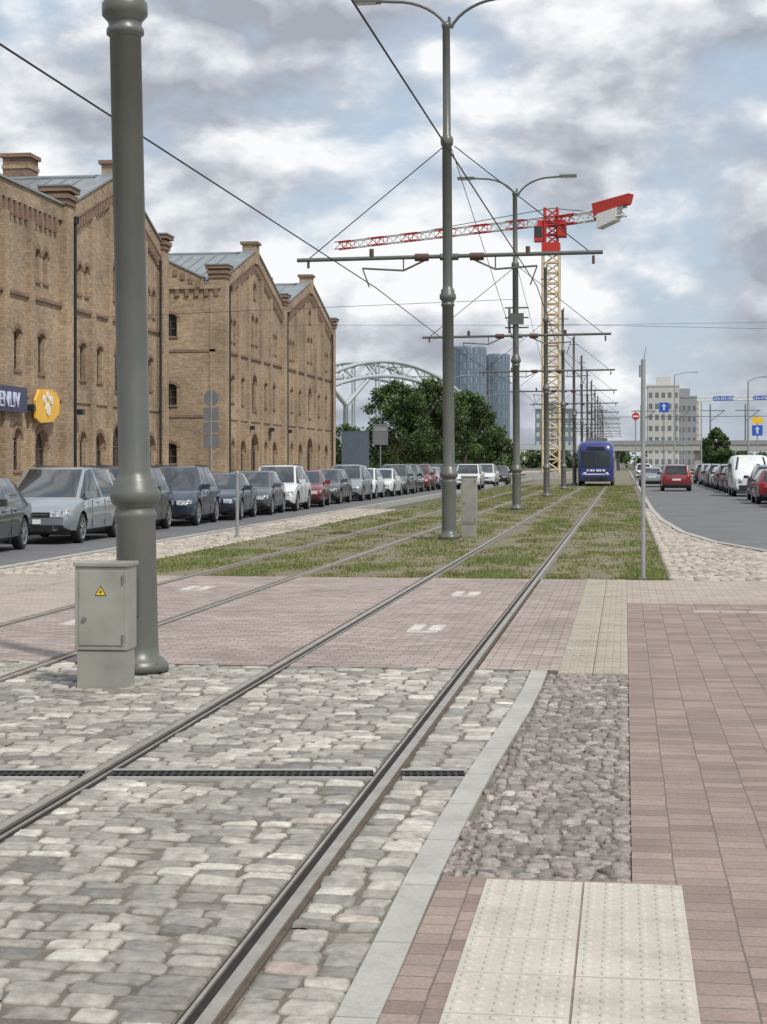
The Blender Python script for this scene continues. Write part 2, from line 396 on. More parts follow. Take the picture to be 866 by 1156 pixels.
# grass blades
n=200000
yy=YG+ (100*(RNG.random(n)**1.9)); xx=RNG.uniform(-7.95,.62,n)
keep=np.ones(n,bool)
for r in(RA,RB,RC,RD): keep&=np.abs(xx-r)>.10
dens=np.array([noise.fractal(Vector((a*1.3,c*.5,0)),.7,2,5)+.6*noise.noise(Vector((a*.45,c*.12,5))) for a,c in zip(xx,yy)])
for r in(RA,RB,RC,RD): dens-=.45*np.exp(-((xx-r)/.35)**2)
keep&=(dens+.20+RNG.normal(0,.26,n))>.12
xx,yy,dens=xx[keep],yy[keep],dens[keep]; n=len(xx)
a=RNG.uniform(0,np.pi,n); sc_=(1+(yy-YG)/45.)
h=RNG.uniform(.012,.045,n)*(1+.8*np.clip(dens,0,1))*np.where(RNG.random(n)<.03,2.3,1); w=RNG.uniform(.007,.016,n)*sc_
dx,dy=np.cos(a)*w,np.sin(a)*w; lx,ly=RNG.normal(0,.02,n),RNG.normal(0,.02,n)
V=np.empty((n,3,3)); V[:,0]=np.stack([xx-dx,yy-dy,np.full(n,-.03)],1); V[:,1]=np.stack([xx+dx,yy+dy,np.full(n,-.03)],1); V[:,2]=np.stack([xx+lx,yy+ly,-.03+h],1)
col=np.repeat(np.clip(.42+dens*.6+RNG.normal(0,.24,n),0,1),3)
npmesh('grass',V.reshape(-1,3),np.arange(3*n).reshape(-1,3),m_blade,col,False)

# ================================================================= TRAM POLES
POLES=[13.1]+[36.8+23.4*i for i in range(12)]
XP=-3.76
m_ins=M('insulator',(.10,.05,.04),None,3,.4)
for i,Y in enumerate(POLES):
    e=empty('tram_catenary_pole',(XP-(.045 if i==0 else 0),Y,0)); seg=28 if i==0 else 14
    lean=Vector((-.022,0,1)) if i==0 else Vector((-.006,0,1))
    ax=lean.normalized()
    b=MB([])
    b.lathe((0,0,0),[(.0,.0),(.235,0),(.235,.05),(.205,.09),(.165,.12),(.158,.2),(.156,1.18),(.165,1.22),(.165,1.25),(.15,1.27),(.15,1.3),(.185,1.33),(.198,1.37),(.198,1.42),(.175,1.45),(.17,1.50),(.145,1.53),(.126,1.58),(.124,5.02),(.148,5.04),(.148,5.08),(.13,5.10),(.135,5.14),(.18,5.19),(.18,5.28),(.15,5.32),(.15,5.38),(.115,5.42),(.108,5.48),(.104,8.5),(.13,8.52),(.14,8.58),(.14,8.66),(.12,8.7),(.088,8.74),(.082,11.05),(.10,11.07),(.10,11.15),(.05,11.2),(0.001,11.21)],seg,m_pole,ax)
    b.build('shaft',e,fixn=False)
    b=MB([])
    if i==0:
        b.box(-.045,.045,-.162,-.150,.45,.75,m_pole)
        for q in(.48,.72): b.cyl((0,-.168,q),(0,-.15,q),.008,.008,8,m_galv2)
        for q in range(8):
            a=q*math.pi/4+.2; b.cyl((.21*math.cos(a),.21*math.sin(a),.03),(.21*math.cos(a),.21*math.sin(a),.075),.014,.014,6,m_rust)
    if i>0:
        z=6.1
        b.cyl((-3.35,0,z-.02),(3.3,0,z+.05),.045,.045,8,m_pole)
        b.cyl((-.2,0,z),(.2,0,z),.075,.075,10,m_pole)
        for s in(-1,1):
            b.cyl((s*.45,0,z),(s*.75,0,z),.085,.085,8,m_ins)
            b.tube([(s*.11,0,8.5),(s*3.1,0,z)],.012,5,m_wire)
            b.tube([(s*.5,0,z-.05),(s*1.0,0,z-.28),(s*1.9,0,z-.22)],.024,6,m_pole)
            b.tube([(s*1.0,0,z-.28),(s*1.0,0,z)],.016,5,m_pole)
            b.tube([(s*1.9,0,z-.22),(s*1.75,0,5.47)],.016,5,m_pole)
            b.cyl((s*1.7,0,z+.02),(s*1.7,0,z+.2),.05,.05,8,m_ins)
            b.cyl((s*3.1,0,z-.02),(s*3.1,0,z-.2),.03,.03,8,m_ins)
        if i==2:
            b.box(-.25,.25,-.14,-.10,6.5,6.9,m_pole); b.box(-.3,-.22,-.05,.05,6.2,7.1,m_pole)
            for zz in(6.4,6.75,7.1): b.cyl((-.42,0,zz),(.42,0,zz),.03,.03,6,m_pole); 
    for s in((-1,1) if i<3 else ()):
        P=[]
        for t in np.linspace(0,1,9): P.append((s*(.05+1.2*t**1.5),0,11.05+.62*math.sin(t*math.pi/2)))
        P.append((s*1.5,0,11.69)); b.tube(P,.034,7,m_pole)
        b.box(min(s*1.5,s*2.1),max(s*1.5,s*2.1),-.11,.11,11.66,11.74,m_pole)
        b.box(min(s*1.6,s*2.05),max(s*1.6,s*2.05),-.09,.09,11.64,11.657,m_white)
    if i>=3: b.cyl((-.3,0,10.6),(.3,0,10.6),.03,.03,6,m_pole)
    b.cyl((0,0,11.1),(0,0,11.3),.05,.03,8,m_pole)
    b.build('arms',e)
def wire(name,pts,r):
    cu=bpy.data.curves.new(name,'CURVE'); cu.dimensions='3D'; cu.bevel_depth=r; cu.bevel_resolution=1
    for P in pts:
        s=cu.splines.new('POLY'); s.points.add(len(P)-1)
        for i,p in enumerate(P): s.points[i].co=(*p,1)
    cu.materials.append(m_wire); o=bpy.data.objects.new(name,cu); COL.objects.link(o)
ys=[-10.3]+POLES; con=[]
for xc,st in((-2.05,.18),(-5.5,-.14)):
    con.append([(xc+st*(-1)**i*(1 if xc>-4 else -1),Y,5.45) for i,Y in enumerate(ys)])
wire('overhead_contact_wire',con,.011)
wire('overhead_span_wire',[[(-20,97,9.6),(-3.8,97,9.4),(22,97,9.5)],[(-19.9,60,6.9),(-3.8,60.2,7.4)],[(-3.76,83.6,8.4),(9.5,84,8.0)],
  [(-3.76,36.8,8.6),(-3.76,60.2,5.6)],[(-3.76,60.2,8.6),(-3.76,83.6,5.6)]],.009)

# ================================================================= CABINETS / POSTS
def cabinet(x0,x1,y0,y1,h,label):
    e=empty('electrical_cabinet',((x0+x1)/2,y0,0)); w=(x1-x0)/2; d=y1-y0
    if label: e.rotation_euler=(0,0,math.radians(2))
    b=MB([])
    b.box(-w+.012,w-.012,.01,d-.01,-.02,.27,m_galv); b.box(-w,w,0,d,.275,h-.03,m_galv)
    b.box(-w-.012,w+.012,-.014,d+.014,h-.028,h,m_galv)
    b.box(-w+.03,w-.03,-.008,-.001,.31,h-.06,m_galv)
    b.build('housing',e,bevel=.006)
    b=MB([])
    b.cyl((-w+.07,-.022,h*.55),(-w+.07,-.008,h*.55),.016,.016,12,m_greysign)
    for z in(.36,h-.12): b.cyl((w-.03,-.014,z-.03),(w-.03,-.014,z+.03),.008,.008,8,m_greysign)
    if label:
        T=lambda r,y,m:b.add([(.0,y,h-.215+r),(-r*.87,y,h-.215-r*.5),(r*.87,y,h-.215-r*.5)],[(0,1,2)],m)
        T(.05,-.0105,m_blk); T(.039,-.0120,m_yel)
        b.add([(.006,-.0135,h-.19),(-.012,-.0135,h-.218),(.0,-.0135,h-.218),(-.004,-.0135,h-.235),(.012,-.0135,h-.208),(.001,-.0135,h-.208)],[(0,1,2,3,4,5)],m_blk)
    b.build('fittings',e)
cabinet(-3.99,-3.60,12.08,12.36,.915,True)
cabinet(-3.62,-3.28,38.0,38.35,1.35,False)
b=MB([]); b.cyl((.26,24.3,-.02),(.26,24.3,3.1),.032,.032,12,m_galv2); b.cyl((.26,24.3,-.0),(.26,24.3,.03),.07,.07,12,m_galv2)
b.cyl((.22,24.3,2.85),(.22,24.3,3.02),.02,.02,8,m_galv2); b.cyl((.26,24.3,3.05),(.30,24.3,3.28),.008,.006,6,m_galv2); b.build('metal_post')
b=MB([]); b.cyl((-8.5,37,-.02),(-8.5,37,1.42),.038,.038,12,m_galv2); b.cyl((-8.5,37,1.42),(-8.5,37,1.46),.045,.03,12,m_galv2);b.cyl((-8.5,37,-.02),(-8.5,37,.03),.07,.07,12,m_galv2); b.build('metal_post')

# ================================================================= CARS
def apply_boolean(o,cut):
    md=o.modifiers.new('bool','BOOLEAN'); md.operation='DIFFERENCE'; md.object=cut; md.solver='EXACT'
    dg=bpy.context.evaluated_depsgraph_get(); me=bpy.data.meshes.new_from_object(o.evaluated_get(dg))
    o.modifiers.clear(); o.data=me; bpy.data.objects.remove(cut); return me
m_head,nt_,b_=newmat('headlamp_glass'); b_.inputs['Roughness'].default_value=.12
r=ramp(nt_,noi(nt_,pos(nt_),18,2),[(.4,(.25,.27,.3)),(.6,(.75,.77,.8))]); L(nt_,r.outputs[0],b_.inputs['Base Color'])
m_tail=M('tail_lamp',(.35,.01,.01),None,3,.2); m_rim=M('alloy_rim',(.42,.43,.44),None,3,.3,.7); m_trim=M('black_trim',(.02,.02,.022),None,3,.45)
def paint(name,c,metal=.3):
    m,nt,b=newmat(name); r=ramp(nt,noi(nt,pos(nt),1.2,4),[(.3,c),(.75,tuple(x*.86 for x in c))]); L(nt,r.outputs[0],b.inputs['Base Color'])
    b.inputs['Metallic'].default_value=metal; b.inputs['Roughness'].default_value=.32; b.inputs['Coat Weight'].default_value=.8; b.inputs['Coat Roughness'].default_value=.05; return m
P_silver=paint('car_paint_silver',(.38,.42,.45),.6);P_dk=paint('car_paint_dark',(.022,.026,.032));P_white=paint('car_paint_white',(.68,.69,.69),0)
P_red=paint('car_paint_red',(.20,.015,.02));P_grey=paint('car_paint_grey',(.12,.13,.14),.5);P_blue=paint('car_paint_bluegrey',(.03,.05,.085),.4)
def car_proto(kind):
    if kind=='suv': Lc,W,H=4.5,1.86,1.66; rear=[(.90,.99,-.10,.70,'g'),(.965,1.00,None,.82,'r'),(.99,.86,None,.86,'')];ws,we=.27,.41;hood=1.02
    elif kind=='hatch': Lc,W,H=4.25,1.78,1.48; rear=[(.86,.93,-.10,.68,'g'),(.955,.96,None,.80,'r'),(.99,.80,None,.86,'')];ws,we=.27,.44;hood=.93
    elif kind=='van': Lc,W,H=4.75,1.88,1.66; rear=[(.91,.98,-.08,.70,'g'),(.975,1.0,None,.84,'r'),(.99,.86,None,.88,'')];ws,we=.22,.41;hood=.99
    else: Lc,W,H=4.6,1.80,1.44; rear=[(.74,.92,-.10,.66,'g'),(.86,.97,None,.80,'r'),(.985,.93,None,.84,'')];ws,we=.28,.44;hood=.92
    hw=W/2
    S=[(0,.30,.60,.64,.70,.80,''),(.015,.24,.66,.70,.76,.90,''),(.05,.20,.74,.78,.82,.965,''),(.13,.19,hood-.11,hood-.07,.85,.995,''),
       (ws-.005,.19,hood-.06,hood,.86,1,''),(ws,.19,hood-.06,hood+.005,.86,1,'w'),(we,.19,hood-.03,H-.05,.72,1,'g'),(we+.09,.19,hood-.02,H-.005,.71,1,'g'),
       (we+.105,.19,hood-.02,H-.003,.71,1,'p'),(we+.125,.19,hood-.02,H,.71,1,'g'),(rear[0][0]-.12,.19,hood,H-.02,.70,1,'p'),(rear[0][0]-.09,.19,hood,H-.03,.70,1,'g')]
    t,be,tz,tw,_=rear[0]; S.append((t,.20,be,H+tz,tw,.995,'r'))
    t,be,_,tw,_=rear[1]; S.append((t,.24,be-.05,be,tw,.96,''))
    t,be,_,tw,_=rear[2]; S.append((t,.28,be-.05,be,tw,.93,''))
    S.append((1.0,.34,.62,.70,.80,.86,''))
    b=MB([m_trim]); kp=P_grey; mi_p=b._m(kp)
    k=14; rings=[]
    for (t,bo,be,to,tw,w,_) in S:
        y=(t-.5)*Lc; x=hw
        half=[(.80*w*x,bo),(.96*w*x,bo+.10),(w*x,.50),(w*x*1.0,(.5+be)/2),(.985*w*x,be),(tw*x,to-.035 if to-be>.1 else to-.01),(.90*tw*x,to)]
        rings.append([(px,y,pz) for px,pz in half]+[(-px,y,pz) for px,pz in half[::-1]])
    vs=[p for r_ in rings for p in r_]
    for i in range(len(S)-1):
        tag=S[i][6]
        for j in range(k):
            j2=(j+1)%k; f=(i*k+j,i*k+j2,(i+1)*k+j2,(i+1)*k+j)
            mm=kp
            if j in(0,12,13): mm=m_trim
            if j in(4,8): mm=m_glass if tag in('w','g') else kp
            if tag in('w','r') and j==6: mm=m_glass
            b.f.append(list(f)); b.mi.append(b._m(mm)); b.sm.append(True)
    b.v=list(vs)
    b.f.append(list(range(k))[::-1]); b.mi.append(mi_p); b.sm.append(False)
    b.f.append([(len(S)-1)*k+j for j in range(k)]); b.mi.append(mi_p); b.sm.append(False)
    body=b.build('body_tmp')
    wy=[-Lc/2+.19*Lc,-Lc/2+.80*Lc]; wr=.33 if kind!='suv' else .36
    c=MB([m_trim])
    for y in wy:
        for s in(-1,1): c.cyl((s*(hw-.26),y,wr),(s*(hw+.2),y,wr),wr+.05,wr+.05,24,m_trim)
    cut=c.build('cutter'); apply_boolean(body,cut)
    d=MB([m_trim])
    for y in wy:
        for s in(-1,1):
            A=Vector((s,0,0)); c0=Vector((s*(hw-.215),y,wr))
            d.lathe(c0,[(wr-.03,0),(wr,.03),(wr,.17),(wr-.03,.2),(wr-.10,.2)],20,m_dark,A)
            d.lathe(c0,[(wr-.10,.2),(wr-.11,.165),(.0001,.165)],20,m_trim,A)
            d.lathe(c0,[(.06,.18),(.05,.2),(.0001,.2)],10,m_rim,A)
            d.lathe(c0,[(wr-.095,.203),(wr-.125,.195),(wr-.125,.17)],20,m_rim,A)
            for q in range(6):
                Rr=Matrix.Translation(c0)@Matrix.Rotation(q*math.pi/3,4,'X')
                d.box(min(s*.168,s*.195),max(s*.168,s*.195),-.026,.026,.03,wr-.11,m_rim,Rr)
    f=-Lc/2; r=Lc/2; hz=.66 if kind in('suv','van') else .60
    for s in(-1,1):
        def hb(x0,x1,y0,y1,z0,z1,m): d.box(min(s*x0,s*x1),max(s*x0,s*x1),y0,y1,z0,z1,m)
        hb(hw*.50,hw*.80,f-.01,f+.12,hz-.07,hz+.06,m_head); hb(hw*.80,hw*.93,f+.06,f+.3,hz-.04,hz+.08,m_head)
        hb(hw*.58,hw*.80,f-.012,f+.1,.34,.42,m_trim)
        hb(hw*.66,hw*.90,r-.16,r+.008,hz+.10,hz+.26,m_tail)
        yb=f+Lc*(ws+.045)
        hb(hw*.95,hw+.19,yb-.05,yb+.08,hood-.01,hood+.13,kp)
        hb(hw*.99,hw+.175,yb+.078,yb+.082,hood+.0,hood+.12,m_glass)
        for yh in(.42,.62): hb(hw*.998,hw+.018,f+Lc*yh,f+Lc*yh+.18,hood-.14,hood-.11,kp)
        for q in(.345,.565): hb(hw*.99,hw+.002,f+Lc*q,f+Lc*q+.012,.3,hood-.07,m_trim)
        if kind in('suv','van'): d.tube([(s*hw*.62,f+Lc*(we+.05),H+.03),(s*hw*.62,f+Lc*.86,H+.0)],.018,6,m_trim)
    d.box(-hw*.48,hw*.48,f-.014,f+.1,hz-.07,hz+.03,m_trim); d.box(-hw*.56,hw*.56,f-.012,f+.1,.28,.42,m_trim)
    d.box(-hw*.46,hw*.46,f-.019,f-.013,hz-.025,hz-.01,m_rim)
    d.box(-.26,.26,f-.024,f-.013,.44,.54,m_white); d.box(-.26,.26,r+.001,r+.02,.66,.77,m_white)
    d.box(-hw*.7,hw*.7,r-.1,r+.012,.33,.46,m_trim)
    det=d.build('det_tmp')
    me=body.data; mats=list(me.materials)
    J=MB(list(mats)); 
    for p in me.polygons: J.f.append(list(p.vertices)); J.mi.append(p.material_index); J.sm.append(p.use_smooth)
    J.v=[v.co[:] for v in me.vertices]; dm=det.data
    for m_ in dm.materials: J._m(m_)
    o=len(J.v); J.v+=[v.co[:] for v in dm.vertices]
    for p in dm.polygons: J.f.append([i+o for i in p.vertices]); J.mi.append(J._m(dm.materials[p.material_index])); J.sm.append(p.use_smooth)
    ob=J.build('proto',fixn=False); mesh=ob.data; pi=J.mats.index(kp)
    for q in(ob,body,det): bpy.data.objects.remove(q)
    return mesh,pi
PR={k:car_proto(k) for k in('suv','hatch','van','sedan')}
def car(name,kind,x,y,pm,yaw=0,z=-.115):
    me,pi=PR[kind]; me.name=kind+'_body_mesh'
    o=bpy.data.objects.new(name,me); COL.objects.link(o); o.location=(x,y,z); o.rotation_euler=(0,0,math.radians(yaw))
    o.material_slots[pi].link='OBJECT'; o.material_slots[pi].material=pm
    e=o.modifiers.new('e','EDGE_SPLIT'); e.split_angle=math.radians(38)
    return o
XL=-12.75
for kind,Y,p,yw in(('hatch',32.0,P_dk,2),('van',37.6,P_silver,-1),('suv',42.9,P_dk,1),('suv',47.9,P_blue,0),('sedan',52.8,P_blue,1),('hatch',57.6,P_grey,0),('suv',62.2,P_white,-1),('sedan',67.8,P_red,2),
    ('hatch',73,P_grey,0),('suv',78.4,P_silver,1),('hatch',83.6,P_white,0),('sedan',89,P_white,0),('suv',94.5,P_grey,-1),('van',100.2,P_dk,0),('suv',106,P_red,0),('hatch',112,P_silver,180),('suv',118,P_dk,0),('sedan',124,P_blue,0),('suv',131,P_grey,0)):
    car('parked_car',kind,XL+random.uniform(-.12,.12),Y,p,yw+(3 if Y<70 else 0))
car('car','suv',-10.25,113,P_white,0); car('car','van',-10.4,128,P_white,0); car('car','hatch',-10.2,140,P_dk,0); car('car','suv',-12.2,150,P_dk,0)
car('car','suv',3.15,108,P_red,180); car('car','sedan',1.95,126,P_silver,180); car('car','hatch',3.1,150,P_dk,180); car('car','suv',1.9,175,P_white,180)
for kind,x,Y,p,yw in(('hatch',6.75,69.5,P_dk,180),('hatch',6.4,75.2,P_red,180),('suv',6.7,81.5,P_grey,180),('suv',6.7,101,P_dk,180),('hatch',6.7,107,P_red,180),('suv',6.7,113,P_grey,180),('sedan',6.7,119,P_white,180),('suv',6.7,125,P_dk,180),('hatch',6.8,131,P_grey,180),('suv',6.8,138,P_silver,180),('suv',6.7,146,P_dk,180)):
    car('parked_car',kind,x,Y,p,yw)
def bus(name,x,y,Lb,Wb,Hb,body,z=-.12,tram=False):
    e=empty(name,(x,y,z)); hw=Wb/2
    b=MB([body])
    secs=[(0,.86,.40,Hb-.55),(.12,.95,.34,Hb-.22),(.45,1,.30,Hb-.06),(1.0,1,.30,Hb),(Lb-.9,1,.30,Hb),(Lb-.3,.98,.32,Hb-.06),(Lb,.9,.4,Hb-.3)]
    if not tram: secs[0]=(0,.86,.40,1.0); secs[1]=(.25,.95,.34,1.15); secs[2]=(.9,1,.30,1.35); secs[3]=(1.7,1,.30,Hb)
    k=12; vs=[]
    for yy_,w,z0,z1 in secs:
        lo=min(.7,(z1-z0)*.4)
        h=[(.92*w*hw,z0),(w*hw,z0+.2),(w*hw,z1-lo),(.96*w*hw,z1-.4*lo),(.86*w*hw,z1-.08),(.6*w*hw,z1)]
        vs+=[(px,yy_,pz) for px,pz in h]+[(-px,yy_,pz) for px,pz in h[::-1]]
    fs=[(i*k+j,i*k+(j+1)%k,(i+1)*k+(j+1)%k,(i+1)*k+j) for i in range(len(secs)-1) for j in range(k)]
    b.add(vs,fs,body,True); b.add(vs[:k],[tuple(range(k))],body); b.add(vs[-k:],[tuple(range(k))],body)
    b.build('body',e)
    b=MB([]); zb,zt=(1.35,Hb-.75) if tram else(1.15,Hb-.4)
    if tram:
        b.box(-hw*.78,hw*.78,-.035,.2,zb,zt,m_glass)
        b.box(-hw*.5,hw*.5,-.02,.3,zt+.08,zt+.34,m_blk)
    else: b.add([(-hw*.84,.98,1.39),(hw*.84,.98,1.39),(hw*.7,1.60,Hb-.1),(-hw*.7,1.60,Hb-.1)],[(0,1,2,3)],m_glass)
    n=int(Lb/1.5)
    ys0=.9 if tram else 1.9
    for i in range(n):
        y0=ys0+i*(Lb-ys0-.7)/n
        for s in(-1,1): b.box(min(s*(hw-.05),s*(hw+.006)),max(s*(hw-.05),s*(hw+.006)),y0,y0+(Lb-ys0-.7)/n-.12,zb+.1,zt-.05,m_glass)
    b.box(-hw*.72,hw*.72,Lb-.1,Lb+.02,zb+.1,zt,m_glass)
    for s in(-1,1):
        b.lathe((s*hw*.62,-.02,.85),[(.12,0),(.1,-.03),(.001,-.04)],12,m_head,Vector((0,1,0)))
        b.box(min(s*hw*.7,s*hw*.86),max(s*hw*.7,s*hw*.86),Lb-.2,Lb+.01,.8,1.1,m_tail)
        if tram:
            b.tube([(s*hw*.9,.1,zt),(s*(hw+.22),-.1,zt-.05)],.02,6,m_trim); b.box(min(s*(hw+.14),s*(hw+.3)),max(s*(hw+.14),s*(hw+.3)),-.14,-.06,zt-.5,zt-.05,m_trim)
        for yw in((2.2,3.9,Lb-4.2,Lb-2.6) if tram else(1.2,Lb-1.3)):
            b.lathe((s*(hw-.22),yw,.34),[(.001,.0),(.34,.0),(.34,.2),(.22,.22),(.001,.2)],16,m_dark,Vector((s,0,0)))
            b.lathe((s*(hw-.0),yw,.34),[(.20,.004),(.17,.012),(.001,.008)],12,m_rim,Vector((s,0,0)))
    b.box(-hw*.7,hw*.7,-.04,.05,.36,.6,m_trim)
    if not tram: b.box(-.26,.26,Lb+.005,Lb+.02,.6,.72,m_white); b.box(-hw*.8,hw*.8,Lb-.1,Lb+.03,.38,.52,m_trim); b.box(-.012,.012,Lb-.1,Lb+.024,.6,Hb-.35,m_trim)
    if tram:
        b.box(-hw*.6,hw*.6,1.5,3.2,Hb-.02,Hb+.25,m_greysign)
        b.box(-hw*.6,hw*.6,7,9.5,Hb-.02,Hb+.25,m_greysign)
        for q,wd in enumerate((.12,.18,.1,.2,.14,.18)): b.box(-.62+q*.22,-.62+q*.22+wd,-.012,.0,1.02,1.16,m_white)
        b.box(-hw*.75,hw*.75,-.006,.05,.78,.86,m_white); b.box(-.03,.03,-.042,-.034,zb,zt,m_tblue)
        for s in(-1,1): b.tube([(s*.5,5.2,Hb+.1),(s*.45,6.4,Hb+1.1),(s*.4,5.3,5.40-.03)],.025,6,m_trim)
        b.tube([(-.8,5.3,5.42),(.8,5.3,5.42)],.03,6,m_trim); b.box(-.6,.6,5.1,5.4,Hb,Hb+.15,m_trim)
    b.build('windows_and_fittings',e)
m_tblue=paint('tram_blue',(.018,.03,.18),.0)
bus('tram',-2.01,120.5,15,2.5,3.15,m_tblue,z=0,tram=True)
bus('van',6.5,89.2,5.2,1.95,2.15,P_white)

# ================================================================= WAREHOUSES
def archpoly(c,w,z0,z1,n=8,rise=None):
    rise=w*.28 if rise is None else rise
    P=[(c-w/2,z0),(c+w/2,z0)]
    for i in range(n+1):
        a=math.pi*i/n; P.append((c+w/2*math.cos(a),z1-rise+rise*math.sin(a)))
    return P
def warehouse(name,Xf,bays,depth,sidewedge,chim):
    e=empty(name); zE,zP=10.6,12.95; y0=bays[0][0]; y1=bays[-1][1]
    out=[(y0,-.15),(y1,-.15),(y1,zE)]
    prof=[]
    for a,c_,t in bays[::-1]:
        if t=='g': prof.append(((a+c_)/2,zP))
        prof.append((a,zE))
    b=MB([m_yb]); b.prism(out+prof,lambda p,q,a:(a,p,q),Xf-depth,Xf,m_yb); wall=b.build('walls',e)
    cut=MB([m_yb]); win=MB([]); FX=lambda p,q,a:(a,p,q); FY=lambda p,q,a:(p,a,q)
    def window(face,c,w,z0,z1,door=False,semi=False):
        rise=w/2 if semi else w*.22; P=archpoly(c,w,z0,z1,8,rise)
        def put(polyg,d0,d1,m,tgt=win):
            if face=='X': tgt.prism(polyg,FX,Xf+d1,Xf+d0,m)
            else: tgt.prism(polyg,FY,y0-d1,y0-d0,m)
        put(P,.3,-.3,m_yb,cut) 
        put(archpoly(c,w-.01,z0+.005,z1-.005,8,rise),-.20,-.26,m_glass)
        def bar(a0,a1,q0,q1,d0=-.195,d1=-.15): put([(a0,q0),(a1,q0),(a1,q1),(a0,q1)],d1,d0,m_frame)
        bar(c-w/2+.005,c-w/2+.06,z0+.01,z1-rise); bar(c+w/2-.06,c+w/2-.005,z0+.01,z1-rise)
        bar(c-.025,c+.025,z0+.01,z1-.02,-.192,-.148)
        if door: bar(c-w/2+.06,c+w/2-.06,z1-rise-.06,z1-rise,-.19,-.146)
        else:
            for q in(.33,.66): bar(c-w/2+.06,c+w/2-.06,z0+(z1-z0)*q,z0+(z1-z0)*q+.05,-.19,-.146)
        n=8; base=z1-rise
        for i in range(n):
            a=math.pi*i/n;a2=math.pi*(i+1)/n
            def pt(an,k): return (c+(w/2+k)*math.cos(an),base+(rise+k)*math.sin(an))
            put([pt(a,.01),pt(a,.17),pt(a2,.17),pt(a2,.01)],.035,-.02,m_rb)
        if not door: put([(c-w/2-.06,z0-.1),(c+w/2+.06,z0-.1),(c+w/2+.06,z0-.01),(c-w/2-.06,z0-.01)],.06,-.02,m_rb)
    tr=MB([])
    for a_,c_,t in bays:
        c=(a_+c_)/2; wv=c_-a_; k_=wv/16.4
        if t=='g':
            for s in(-.5,.5): window('X',c+s,.55,8.1,9.6,semi=True)
            window('X',c,.6,10.6,11.4,semi=True)
        else:
            for s in(-.5,.5): window('X',c+s,.55,7.9,9.2,semi=True)
        for o in(-5.6,-3.1,3.1,5.6): window('X',c+o*k_,.62,4.75,6.1)
        for s in(-5.6,5.6):
            for q in(-.42,.42): window('X',c+(s*k_)+q,.45,7.9,9.0,semi=True)
        window('X',c,1.0,4.5,6.4,semi=True)
        window('X',c,1.8,.05,3.2,door=True,semi=True)
        for o in(-3.1,5.6): window('X',c+o*k_,1.3,.05,2.8,door=True,semi=True)
        for o in(-5.6,3.1): window('X',c+o*k_,.7,1.4,2.8,semi=True)
        for o in(-4.35,-1.75,1.75,4.35):
            zt=(zE+(zP-zE)*(1-abs(o*k_)/(wv/2)) if t=='g' else zE)-.75
            tr.box(Xf-.02,Xf+.13,c+o*k_-.22,c+o*k_+.22,0,zt,m_yb)
        if t=='g':
            for s in(-1,1):
                nst=11
                for i in range(nst):
                    ya=c+s*(wv/2)*(i/nst); yb=c+s*(wv/2)*((i+1)/nst)
                    z0_=zP-(zP-zE)*(i/nst); z1_=zP-(zP-zE)*((i+1)/nst)
                    lo,hi=min(ya,yb),max(ya,yb)
                    def sl(off0,off1): 
                        return [(ya,z0_+off0),(yb,z1_+off0),(yb,z1_+off1),(ya,z0_+off1)]
                    tr.prism(sl(-.30,.28),FX,Xf-.45,Xf+.10,m_yb)
                    tr.prism(sl(.282,.36),FX,Xf-.50,Xf+.17,m_zinc)
                    tr.prism(sl(-.38,-.303),FX,Xf-.01,Xf+.14,m_rb)
                    for kk in range(2):
                        yy2=lo+(kk+.5)*(hi-lo)/2; zz=z0_+(z1_-z0_)*abs(yy2-ya)/(hi-lo)
                        tr.box(Xf-.01,Xf+.12,yy2-.10,yy2+.10,zz-.80,zz-.34,m_rb)
        else:
            tr.box(Xf-.45,Xf+.10,a_+.02,c_-.02,zE-.30,zE+.25,m_yb); tr.box(Xf-.50,Xf+.17,a_+.02,c_-.02,zE+.252,zE+.33,m_zinc)
            q=a_+.8
            while q<c_-.8: tr.box(Xf-.01,Xf+.12,q-.11,q+.11,zE-.8,zE-.303,m_rb); q+=.5
    for sx in range(1,4):
        for z0,z1 in((1.6,2.6),(4.55,5.6),(8.0,9.1)): window('Y',Xf-.1-2.55*sx,.72,z0,z1)
    cobj=cut.build('cutter'); apply_boolean(wall,cobj)
    win.build('windows',e)
    tr.box(Xf-.02,Xf+.06,y0+.4,y1-.4,3.85,3.98,m_yb); tr.box(Xf-.02,Xf+.085,y0,y1,7.22,7.34,m_rb)
    tr.box(Xf-depth,Xf-.0,y0-.12,y0-.002,zE-.25,zE+.0,m_yb)
    for k in range(int(depth/.5)): tr.box(Xf-.35-k*.5,Xf-.15-k*.5,y0-.1,y0-.003,zE-.6,zE-.253,m_rb)
    for zc in(3.9,7.2): tr.box(Xf-depth,Xf-.3,y0-.04,y0-.003,zc,zc+.13,m_rb)
    if sidewedge:
        tr.prism([(Xf-.9,zE+.002),(Xf-.9,zE+.3),(Xf-2.9,zE+1.25),(Xf-2.9,zE+.002)],FY,y0-.1,y0+.3,m_yb)
        tr.prism([(Xf-.9,zE+.302),(Xf-.9,zE+.38),(Xf-2.9,zE+1.33),(Xf-2.9,zE+1.252)],FY,y0-.16,y0+.36,m_zinc)
        for k in range(5):
            zz=zE+.12+k*.2; tr.box(Xf-1.25-k*.4,Xf-1.05-k*.4,y0-.16,y0-.103,zz-.3,zz,m_rb)
        tr.box(Xf-3.7,Xf-2.9,y0-.2,y0+.5,zE-.5,zE+1.9,m_yb); tr.box(Xf-3.85,Xf-2.75,y0-.35,y0+.65,zE+1.902,zE+2.1,m_rb)
    ysp=[y0+.38]+[q[0] for q in bays[1:]]+[y1-.38]
